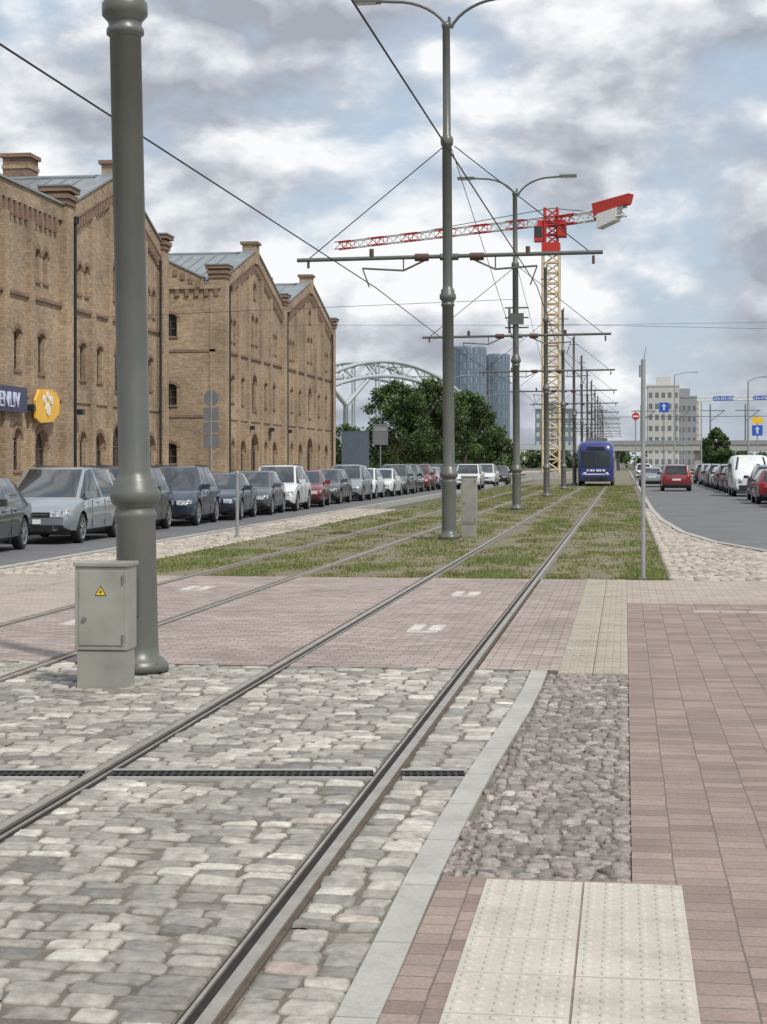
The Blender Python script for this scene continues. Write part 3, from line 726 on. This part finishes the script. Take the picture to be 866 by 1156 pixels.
    for yp in ysp:
        tr.box(Xf-.6,Xf+.22,yp-.42,yp+.42,-.1,zE+.75,m_yb); 
        for q,ex in((.3,.06),(.5,.12)): tr.box(Xf-.6-ex,Xf+.22+ex,yp-.42-ex,yp+.42+ex,zE+q,zE+q+.17,m_rb)
        tr.box(Xf-.78,Xf+.40,yp-.60,yp+.60,zE+.752,zE+.92,m_rb); tr.box(Xf-.82,Xf+.44,yp-.64,yp+.64,zE+.922,zE+.98,m_zinc)
    for a_,c_,t in bays:
        if t!='g': continue
        c=(a_+c_)/2
        tr.box(Xf-.58,Xf+.19,c-.42,c+.42,zP-.5,zP+.55,m_yb); tr.box(Xf-.68,Xf+.29,c-.52,c+.52,zP+.552,zP+.70,m_rb)
    for x,y,zt,s in chim:
        tr.box(x-s,x+s,y-s,y+s,zE+.5,zt,m_rb); tr.box(x-s-.1,x+s+.1,y-s-.1,y+s+.1,zt+.002,zt+.16,m_rb); tr.box(x-s-.04,x+s+.04,y-s-.04,y+s+.04,zt-.45,zt-.3,m_yb)
    tr.build('brick_trim',e)
    rf=MB([])
    for a_,c_,t in bays:
        c=(a_+c_)/2
        if t=='g':
            for s in(-1,1):
                ye=c+s*(c_-a_)/2
                rf.prism([(c,zP+.03),(ye,zE+.03),(ye,zE+.10),(c,zP+.10)],FX,Xf-depth-.3,Xf-.46,m_zinc)
                x=Xf-.8
                while x>Xf-depth:
                    rf.prism([(c,zP+.10),(ye,zE+.10),(ye,zE+.15),(c,zP+.15)],FX,x-.02,x+.02,m_zinc); x-=.62
            rf.cyl((Xf-depth-.3,c,zP+.12),(Xf-.46,c,zP+.12),.09,.09,8,m_zinc)
        else:
            rf.prism([(Xf-.46,zE+.03),(Xf-6,zP+.2),(Xf-depth,zP+.2),(Xf-depth,zE+.03)],FY,a_+.01,c_-.01,m_zinc)
            y=a_+.4
            while y<c_: rf.prism([(Xf-.5,zE+.05),(Xf-6,zP+.2),(Xf-6,zP+.26),(Xf-.5,zE+.11)],FY,y-.02,y+.02,m_zinc); y+=.62
            for q in(.35,.7): 
                yq=a_+(c_-a_)*q; rf.box(Xf-4,Xf-2.6,yq-.5,yq+.5,zE+.8,zE+2.1,m_zinc); rf.box(Xf-2.6,Xf-2.57,yq-.38,yq+.38,zE+1.2,zE+1.95,m_glass)
    rf.build('roof',e)
    dp=MB([])
    for yp in ysp[:-1]:
        dp.cyl((Xf+.17,yp+.75,0),(Xf+.17,yp+.75,zE-.2),.06,.06,8,m_trim); dp.cyl((Xf+.17,yp+.75,zE-.25),(Xf+.17,yp+.75,zE),.14,.16,8,m_trim)
    dp.cyl((Xf+.17,y1-1.1,0),(Xf+.17,y1-1.1,zE-.2),.06,.06,8,m_trim)
    for k in range(3): dp.box(Xf+.1,Xf+.35,y0+6+k*5.2,y0+6.3+k*5.2,3.4,3.6,m_trim)
    dp.build('drainpipes',e)
    return e
warehouse('brick_warehouse',-20,[(43.9,59.3,'f'),(59.3,72.7,'g')],22,False,[(-24.3,66.6,13.95,.55),(-24.0,61.2,12.7,.3),(-21.6,68.6,13.3,.35),(-30,69,14.3,.5)])
warehouse('brick_warehouse',-20,[(83.5,98.9,'g'),(98.9,116.4,'g')],22,True,[(-28,88,13.9,.5),(-23.5,96.5,13.2,.4),(-24,112,13.9,.5)])
e=empty('shop_sign',(-19.7,51.4,3.45))
cu=bpy.data.curves.new('letters','FONT'); cu.body='DIENLIV'; cu.size=.72; cu.extrude=.03
o=bpy.data.objects.new('letters',cu); COL.objects.link(o); o.parent=e; o.rotation_euler=(math.pi/2,0,math.pi/2); cu.materials.append(M('sign_letter_white',(.55,.58,.75),None,3,.4)); o.location=(0,-.1,0)
b=MB([]); b.box(-.08,-.02,-.2,3.3,-.15,.68,M('sign_panel_dark',(.03,.035,.09),None,3,.4)); b.build('backing_panel',e)
m_or=M('sign_orange',(.85,.48,.05),None,3,.5); b=MB([])
b.prism([(3.95,-.3),(4.4,-.45),(5.6,-.4),(6.3,-.1),(6.35,.35),(6.0,.65),(5.2,.72),(4.3,.68),(3.9,.3)],lambda p,q,a:(a,p,q),-.02,.06,m_or)
for dy,dz,r in((-.35,.2,.15),(.0,.35,.13),(.35,.2,.15),(0,-.12,.22)): b.lathe((.03,5.1+dy,.15+dz),[(r,0),(r,.06),(.001,.06)],12,m_white,Vector((1,0,0)),False)
b.build('cloud_logo',e)

# ================================================================= SIGNS
e=empty('traffic_sign',(-17.2,70,0)); b=MB([])
b.cyl((0,0,0),(0,0,4.7),.04,.04,8,m_galv2); b.lathe((0,0,4.35),[(.001,-.02),(.33,-.02),(.33,.0),(.001,.0)],20,m_greysign,Vector((0,1,0)),False)
for z,hh in((2.25,.6),(2.92,.42),(3.4,.55)): b.box(-.33,.33,-.03,-.01,z,z+hh,m_greysign)
b.build('sign_plates',e)
def signpost(x,y,h,plates,z=0):
    e=empty('traffic_sign',(x,y,z)); b=MB([]); b.cyl((0,0,0),(0,0,h),.04,.04,8,m_galv2)
    for kind,zc,s,m in plates:
        if kind=='disc': b.lathe((0,-.06,zc),[(.001,-.015),(s,-.015),(s,.0)],20,m,Vector((0,1,0)),False)
        elif kind=='bar': b.box(-s,s,-.09,-.078,zc-.05,zc+.05,m)
        elif kind=='box': b.box(-s,s,-.075,-.055,zc-s*.6,zc+s*.6,m)
        else:
            b.box(-s,s,-.075,-.055,zc-s,zc+s,m); b.box(-s*.15,s*.15,-.082,-.076,zc-s*.6,zc+s*.3,m_white); b.prism([(-s*.45,zc+s*.2),(s*.45,zc+s*.2),(0,zc+s*.75)],lambda p,q,a:(p,a,q),-.082,-.076,m_white)
    b.build('post_and_plates',e)
signpost(2.75,122,6.0,[('sq',5.65,.34,m_bluesign)],-.12)
signpost(.75,118,5.2,[('disc',4.8,.26,m_red),('bar',4.8,.19,m_white)])
signpost(9.05,120,4.9,[('box',4.55,.36,m_yel),('sq',3.85,.36,m_bluesign)])
signpost(9.2,103,4.9,[('disc',4.6,.26,m_red)])
e=empty('information_board',(-19.3,122,0)); b=MB([])
for s in(-1,1): b.cyl((s*.8,0,0),(s*.8,0,1.2),.05,.05,8,m_greysign)
b.box(-1,1,-.05,.05,1.0,3.9,M('board_bluegrey',(.10,.13,.17),None,3,.5)); b.build('board',e)
e=empty('direction_sign',(-18.6,130,0)); b=MB([]); b.cyl((0,0,0),(0,0,4.8),.06,.06,8,m_greysign); b.box(-.6,.6,-.08,-.05,3.0,4.6,m_greysign); b.box(-.5,.5,-.1,-.085,4.05,4.35,m_galv2); b.build('post_and_plates',e)
def lamp(x,y,h,arm):
    e=empty('street_lamp',(x,y,0)); b=MB([]); b.cyl((0,0,-.1),(0,0,h),.10,.055,10,m_galv2)
    P=[(0,0,h)]+[(arm*t,0,h+.35*math.sin(t*1.57)) for t in(.2,.5,1)]; b.tube(P,.04,6,m_galv2); b.box(min(arm,arm*1.35),max(arm,arm*1.35),-.13,.13,h+.28,h+.38,m_galv2); b.build('lamp_post',e)
lamp(5.2,182,10.8,1.8); lamp(9.0,128,7.6,1.0); lamp(9.2,210,9,-1.5); lamp(-15.2,150,9,1.5); lamp(-15.2,190,9,1.5); lamp(9.2,270,9,-1.5)

# ================================================================= CRANE
e=empty('tower_crane',(-7.6,179,0))
def lattice(b,p0,p1,w,nseg,m,m2=None,r=.09,alt=None):
    p0=Vector(p0);p1=Vector(p1); d=(p1-p0).normalized(); a=Vector((1,0,0)) if abs(d.z)>.9 else Vector((0,0,1)); u=d.cross(a).normalized()*w/2; v=d.cross(u).normalized()*w/2
    cs=[u+v,u-v,-u-v,-u+v]; s=(p1-p0)/nseg
    for i in range(nseg):
        q0=p0+s*i;q1=q0+s; mm=m if (alt is None or (i//alt)%2==0) else m2
        for k in range(4):
            b.cyl(q0+cs[k],q1+cs[k],r,r,4,mm,False); b.cyl(q0+cs[k],q1+cs[(k+1)%4],r*.65,r*.65,4,mm,False); b.cyl(q0+cs[k],q0+cs[(k+1)%4],r*.65,r*.65,4,mm,False)
b=MB([]); lattice(b,(0,0,-.2),(0,0,23.6),1.7,22,m_cry,r=.12); b.box(-2.5,2.5,-2.5,2.5,-.2,.6,m_concrete); b.build('mast',e)
b=MB([]); b.box(-.95,.95,-.95,.95,23.6,24.5,m_red); lattice(b,(0,0,24.5),(0,0,28.2),1.3,4,m_red,r=.13); b.box(-1.7,-.8,-1.6,-.3,24.6,26.2,m_red); b.box(-1.65,-.85,-1.64,-1.6,25.0,26.1,m_glass)
b.box(.7,1.6,-1,1,25.2,26.2,m_red); b.box(-1.4,1.4,-.5,.5,26.3,26.9,m_red); b.build('slewing_cab',e)
jd=Vector((-.90,.436,0))
b=MB([]); lattice(b,jd*.8+Vector((0,0,26.9)),jd*27.5+Vector((0,0,26.2)),.8,24,m_white,m_red,.06,alt=2)
b.cyl(Vector((0,0,28.2)),jd*17+Vector((0,0,26.9)),.04,.04,4,m_wire); b.cyl(Vector((0,0,28.2)),-jd*7.5+Vector((0,0,27)),.04,.04,4,m_wire); b.build('jib',e)
b=MB([]); lattice(b,-jd*.8+Vector((0,0,26.8)),-jd*8.5+Vector((0,0,27.2)),.9,7,m_red,m_white,.08,alt=2)
R=Matrix.Rotation(math.atan2(-jd.y,-jd.x),4,'Z')
b.prism([(5.2,27.0),(8.9,27.9),(9.2,28.9),(5.0,28.2)],lambda p,q,a:R@Vector((p,a,q)),-.6,.6,m_red); b.prism([(5.6,25.6),(7.6,26.3),(7.9,27.6),(5.6,27.05)],lambda p,q,a:R@Vector((p,a,q)),-.7,.7,m_white); b.build('counter_jib',e)
e2=empty('tower_crane',(26,640,0)); b=MB([]); lattice(b,(0,0,0),(0,0,24),2,10,m_cry,r=.2); lattice(b,(-8,0,25),(26,4,25.5),1.3,14,m_bluesign,m_white,.16,alt=3); b.build('mast_and_jib',e2)

# ================================================================= BRIDGE, TOWERS, FAR BUILDINGS
e=empty('arch_bridge'); b=MB([]); m_br=M('bridge_steel',(.42,.46,.47),(.36,.40,.41),.05,.6,.1)
A=Vector((-92,411,0)); B=Vector((-36,525,0)); D=B-A; nrm=Vector((D.y,-D.x,0)).normalized()
for off in(0,9):
    pt=lambda s,h: A+D*s+nrm*-off+Vector((0,0,h))
    top=[];low=[]
    n=22
    for i in range(n+1):
        s=i/n; c=1-(2*s-1)**2; top.append(pt(s,7+22.5*c)); low.append(pt(s,7+19.5*c-1))
    b.tube(top,.6,6,m_br); b.tube(low,.6,6,m_br)
    for i in range(n):
        b.cyl(top[i],low[i+1] if i%2 else low[i],.28,.28,5,m_br,False); b.cyl(low[i],top[i+1],.25,.25,5,m_br,False)
        if i%2==0 and i>0: b.cyl(low[i],pt(i/n,7),.28,.28,5,m_br,False)
for i in range(3,20,2):
    s=i/22; c=1-(2*s-1)**2; b.cyl(A+D*s+Vector((0,0,7+22.5*c)),A+D*s-nrm*9+Vector((0,0,7+22.5*c)),.3,.3,5,m_br,False)
for s in(-1.1,-.05,1.0,1.6): 
    p=A+D*s; b.box(p.x-3,p.x+3,p.y-3,p.y+3,-5,6,m_concrete)
Rm=Matrix.Translation(A)@Matrix.Rotation(math.atan2(D.y,D.x),4,'Z'); b.box(-180,300,-1,10,5.6,7.2,m_br,Rm)
for s0,s1 in((.33,.25),(.33,.41)): b.cyl(A+D*s0+Vector((0,0,7)),A+D*s0+Vector((0,0,17)),.8,.7,6,m_br); b.cyl(A+D*s0+Vector((0,0,17)),A+D*s1+Vector((0,0,24)),.7,.6,6,m_br)
b.build('steel_arches',e)
m_gt=brickmat('tower_glass',(.085,.125,.165),(.11,.155,.20),(.17,.21,.25),3,3.4,.4,wall=True,rough=.3,bs=0,patch=.1,pscale=.03)
m_band=M('tower_band',(.17,.21,.25),None,.1,.5)
def tower(x,y,r,h):
    e=empty('glass_tower',(x,y,0)); b=MB([]); b.lathe((0,0,0),[(r,0),(r,h),(r*.97,h+.5),(r*.6,h+.6),(.01,h+.6)],32,m_gt)
    for k in range(int(h/3.4)): b.lathe((0,0,3.4*k),[(r+.12,0),(r+.12,.5)],32,m_band)
    for q in range(16):
        a=q*math.pi/8; b.box(r*math.cos(a)-.2,r*math.cos(a)+.2,r*math.sin(a)-.2,r*math.sin(a)+.2,0,h,m_band)
    b.build('facade',e,fixn=False)
X_=lambda u,D_:(u-705)*D_*.000514
tower(X_(532,800),785,8.0,54.5); tower(X_(564,860),850,5.6,55)
def block(name,x,y,w,d,h,m,fl=3.2,winm=m_glass,cols=8,roofbox=True):
    e=empty(name,(x,y,0)); b=MB([]); b.box(-w/2,w/2,0,d,-1,h,m); b.box(-w/2-.15,w/2+.15,-.15,d+.15,h+.002,h+.5,m)
    if roofbox: b.box(-w*.2,w*.25,d*.3,d*.6,h+.502,h+3,m)
    n=int(h/fl)
    for k in range(n):
        for c in range(cols):
            xx_=-w/2+(c+.5)*w/cols; b.box(xx_-w/cols*.28,xx_+w/cols*.28,-.04,.1,k*fl+1.1,k*fl+2.6,winm)
            for s in(-1,1):
                yy_=(c+.5)*d/cols; b.box(min(s*(w/2-.1),s*(w/2+.04)),max(s*(w/2-.1),s*(w/2+.04)),yy_-d/cols*.25,yy_+d/cols*.25,k*fl+1.1,k*fl+2.6,winm)
    b.build('walls_and_windows',e)
m_wdull=M('dull_window',(.16,.18,.20),(.10,.12,.13),.1,.3)
block('apartment_building',X_(748,500),498,9,16,23.5,m_bldg,cols=5,winm=m_wdull); block('apartment_building',X_(771,520),518,7.5,16,21,M('grey_render',(.3,.31,.33),None,.1,.8),cols=5,winm=m_wdull)
m_gl2=M('curtain_wall',(.12,.17,.2),(.18,.22,.25),.1,.3)
block('office_building',X_(627,600),600,14,20,20,m_gl2,winm=m_bldg,cols=7)
block('office_building',X_(590,700),700,20,20,9,m_bldg,cols=9,roofbox=False)
e=empty('overpass_bridge'); b=MB([]); Rm=Matrix.Translation((-7,352,0))@Matrix.Rotation(math.radians(-6),4,'Z')
b.box(0,150,0,9,4.0,5.2,m_concrete,Rm); b.box(0,150,-.15,-.05,5.2,6.1,m_galv2,Rm)
for k in range(9): b.box(4+k*17,5.2+k*17,1,8,-.2,4.0,m_concrete,Rm)
for k in range(12):
    b.cyl(Rm@Vector((10+k*7,4,5.2)),Rm@Vector((10+k*7,4,13.5)),.2,.15,6,m_greysign); b.cyl(Rm@Vector((8+k*7,4,12.2)),Rm@Vector((13+k*7,4,12.2)),.1,.1,5,m_greysign)
    b.cyl(Rm@Vector((10+k*7,4,10)),Rm@Vector((12.8+k*7,4,12.2)),.08,.08,5,m_greysign)
b.tube([Rm@Vector((0,4,11)),Rm@Vector((150,4,11))],.05,4,m_wire)
b.build('deck_and_piers',e)
# ================================================================= TREES
def leaves(cents,rad,per,size):
    C=np.repeat(np.array(cents),per,0); R_=np.repeat(np.array(rad),per)
    n=len(C); d=RNG.normal(0,1,(n,3)); d/=np.linalg.norm(d,axis=1,keepdims=True); rr=RNG.random(n)**.45
    P=C+d*(R_*rr)[:,None]*np.array([1,1,.8])
    u=RNG.normal(0,1,(n,3)); u/=np.linalg.norm(u,axis=1,keepdims=True); w=np.cross(u,RNG.normal(0,1,(n,3))); w/=np.linalg.norm(w,axis=1,keepdims=True)
    s=(RNG.uniform(.6,1.3,n)*size)[:,None]; V=np.stack([P-u*s,P+w*s*.6,P+u*s,P-w*s*.6],1).reshape(-1,3)
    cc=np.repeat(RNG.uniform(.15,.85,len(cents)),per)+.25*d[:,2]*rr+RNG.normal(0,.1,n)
    return V,np.repeat(np.clip(cc,0,1),4)
def tree(x,y,h,rw,seed):
    random.seed(seed); e=empty('deciduous_tree',(x,y,0)); b=MB([]); tr_h=h*.28
    b.cyl((0,0,-.2),(0.05,0,tr_h),.30,.2,10,m_bark)
    cents=[];rad=[]
    for k in range(9):
        a=k*2.4+random.random(); L1=rw*random.uniform(.35,.75); z=tr_h+h*random.uniform(.1,.45)
        q=Vector((math.cos(a)*L1,math.sin(a)*L1,z)); b.cyl((0.05,0,tr_h-.1),q,.12,.05,6,m_bark)
        b.cyl(q,q+Vector((math.cos(a)*.8,math.sin(a)*.8,1.0)),.05,.02,5,m_bark)
    b.build('trunk',e)
    for k in range(85):
        a=random.uniform(0,6.28); zz=random.uniform(0,1); env=math.sin(math.pi*min(1,zz*.85+.16))**.6*random.uniform(.45,1.05)
        cents.append((math.cos(a)*rw*env*.85,math.sin(a)*rw*env*.85,tr_h*.8+zz*(h-tr_h*.8-.5))); rad.append(random.uniform(.55,1.2)*rw/4.3)
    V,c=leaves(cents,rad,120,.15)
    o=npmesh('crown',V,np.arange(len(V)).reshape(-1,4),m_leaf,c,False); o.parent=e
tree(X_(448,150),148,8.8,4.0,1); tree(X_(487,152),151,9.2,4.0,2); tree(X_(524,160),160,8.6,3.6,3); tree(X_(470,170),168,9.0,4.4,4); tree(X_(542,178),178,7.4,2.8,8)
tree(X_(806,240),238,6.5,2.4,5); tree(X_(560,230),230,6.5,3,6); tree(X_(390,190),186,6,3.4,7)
cents=[];rad=[]
for i in range(620):
    x=random.uniform(-330,300); y=random.uniform(540,600) if -100<x<60 else random.uniform(380,560)
    cents.append((x,y,random.uniform(.5,5.5)+2.2*noise.noise(Vector((x*.03,0,0))))); rad.append(random.uniform(2,3.6))
V,c=leaves(cents,rad,55,.75); npmesh('distant_trees',V,np.arange(len(V)).reshape(-1,4),m_leaf,c*.8,False)
cents=[];rad=[]
for i in range(150):
    x=random.choice([random.uniform(15,22),random.uniform(14.5,17)]); y=random.uniform(60,330); cents.append((x,y,random.uniform(.3,1.8))); rad.append(random.uniform(.7,1.3))
for i in range(90): cents.append((random.uniform(-32,-16),random.uniform(178,300),random.uniform(.3,2.4))); rad.append(random.uniform(1,1.8))
V,c=leaves(cents,rad,110,.2); npmesh('hedge',V,np.arange(len(V)).reshape(-1,4),m_leaf,c,False)

# ================================================================= WORLD / SUN / CAMERA
EL,AZ=52,136
w=bpy.data.worlds.new('World'); sc.world=w; w.use_nodes=True; nt=w.node_tree; nt.nodes.clear()
out=N(nt,'ShaderNodeOutputWorld'); sky=N(nt,'ShaderNodeTexSky'); sky.sky_type='NISHITA'; sky.sun_disc=False
sky.sun_elevation=math.radians(EL); sky.sun_rotation=math.radians(AZ); sky.air_density=1.2; sky.dust_density=1.5
b1=N(nt,'ShaderNodeBackground'); b1.inputs[1].default_value=.12; L(nt,sky.outputs[0],b1.inputs[0])
tc=N(nt,'ShaderNodeTexCoord'); mp=N(nt,'ShaderNodeMapping'); mp.inputs['Scale'].default_value=(1,1,1.75); mp.inputs['Location'].default_value=(.3,.1,.12); L(nt,tc.outputs['Generated'],mp.inputs[0])
def wn(scale,det,rough,dis,off):
    n=N(nt,'ShaderNodeTexNoise'); n.inputs['Scale'].default_value=scale; n.inputs['Detail'].default_value=det; n.inputs['Roughness'].default_value=rough; n.inputs['Distortion'].default_value=dis
    a=N(nt,'ShaderNodeVectorMath',operation='ADD'); a.inputs[1].default_value=off; L(nt,mp.outputs[0],a.inputs[0]); L(nt,a.outputs[0],n.inputs[0]); return n.outputs['Fac']
big=wn(7.5,11,.52,.12,(.15,.0,0)); big2=wn(7.5,11,.52,.12,(.161,0,.028)); shade=wn(4.5,5,.48,.2,(3.1,1.2,.05))
mask=ramp(nt,big,[(.39,0),(.50,1)])
df=N(nt,'ShaderNodeMath',operation='SUBTRACT'); L(nt,big,df.inputs[0]); L(nt,big2,df.inputs[1])
sm=N(nt,'ShaderNodeMath',operation='MULTIPLY_ADD'); L(nt,df.outputs[0],sm.inputs[0]); sm.inputs[1].default_value=2.0; L(nt,shade,sm.inputs[2])
cc=ramp(nt,sm.outputs[0],[(.28,(.39,.42,.48)),(.41,(.54,.57,.63)),(.51,(.72,.75,.80)),(.64,(.96,.97,.98))])
b2=N(nt,'ShaderNodeBackground'); b2.inputs[1].default_value=1.0; L(nt,cc.outputs[0],b2.inputs[0])
b3=N(nt,'ShaderNodeBackground'); b3.inputs[0].default_value=(.52,.63,.77,1); b3.inputs[1].default_value=1
mv=N(nt,'ShaderNodeMixShader'); mv.inputs[0].default_value=.75; L(nt,b1.outputs[0],mv.inputs[1]); L(nt,b3.outputs[0],mv.inputs[2])
ms=N(nt,'ShaderNodeMixShader'); L(nt,mask.outputs[0],ms.inputs[0]); L(nt,mv.outputs[0],ms.inputs[1]); L(nt,b2.outputs[0],ms.inputs[2]); L(nt,ms.outputs[0],out.inputs[0])
sl=bpy.data.lights.new('sun','SUN'); sl.energy=3.4; sl.angle=math.radians(3); sl.color=(1,.96,.9)
so=bpy.data.objects.new('sun',sl); COL.objects.link(so)
e_,a_=math.radians(EL),math.radians(AZ); sd=Vector((math.sin(a_)*math.cos(e_),math.cos(a_)*math.cos(e_),math.sin(e_)))
so.rotation_euler=(-sd).to_track_quat('-Z','Y').to_euler()
cam=bpy.data.cameras.new('camera'); co=bpy.data.objects.new('camera',cam); COL.objects.link(co)
co.location=(0,0,1.65); co.rotation_euler=(math.pi/2,0,math.radians(8.04)); cam.sensor_fit='VERTICAL'; cam.sensor_height=36; cam.lens=60; cam.shift_y=-56/1156
cam.clip_end=5000; cam.clip_start=.05; sc.camera=co
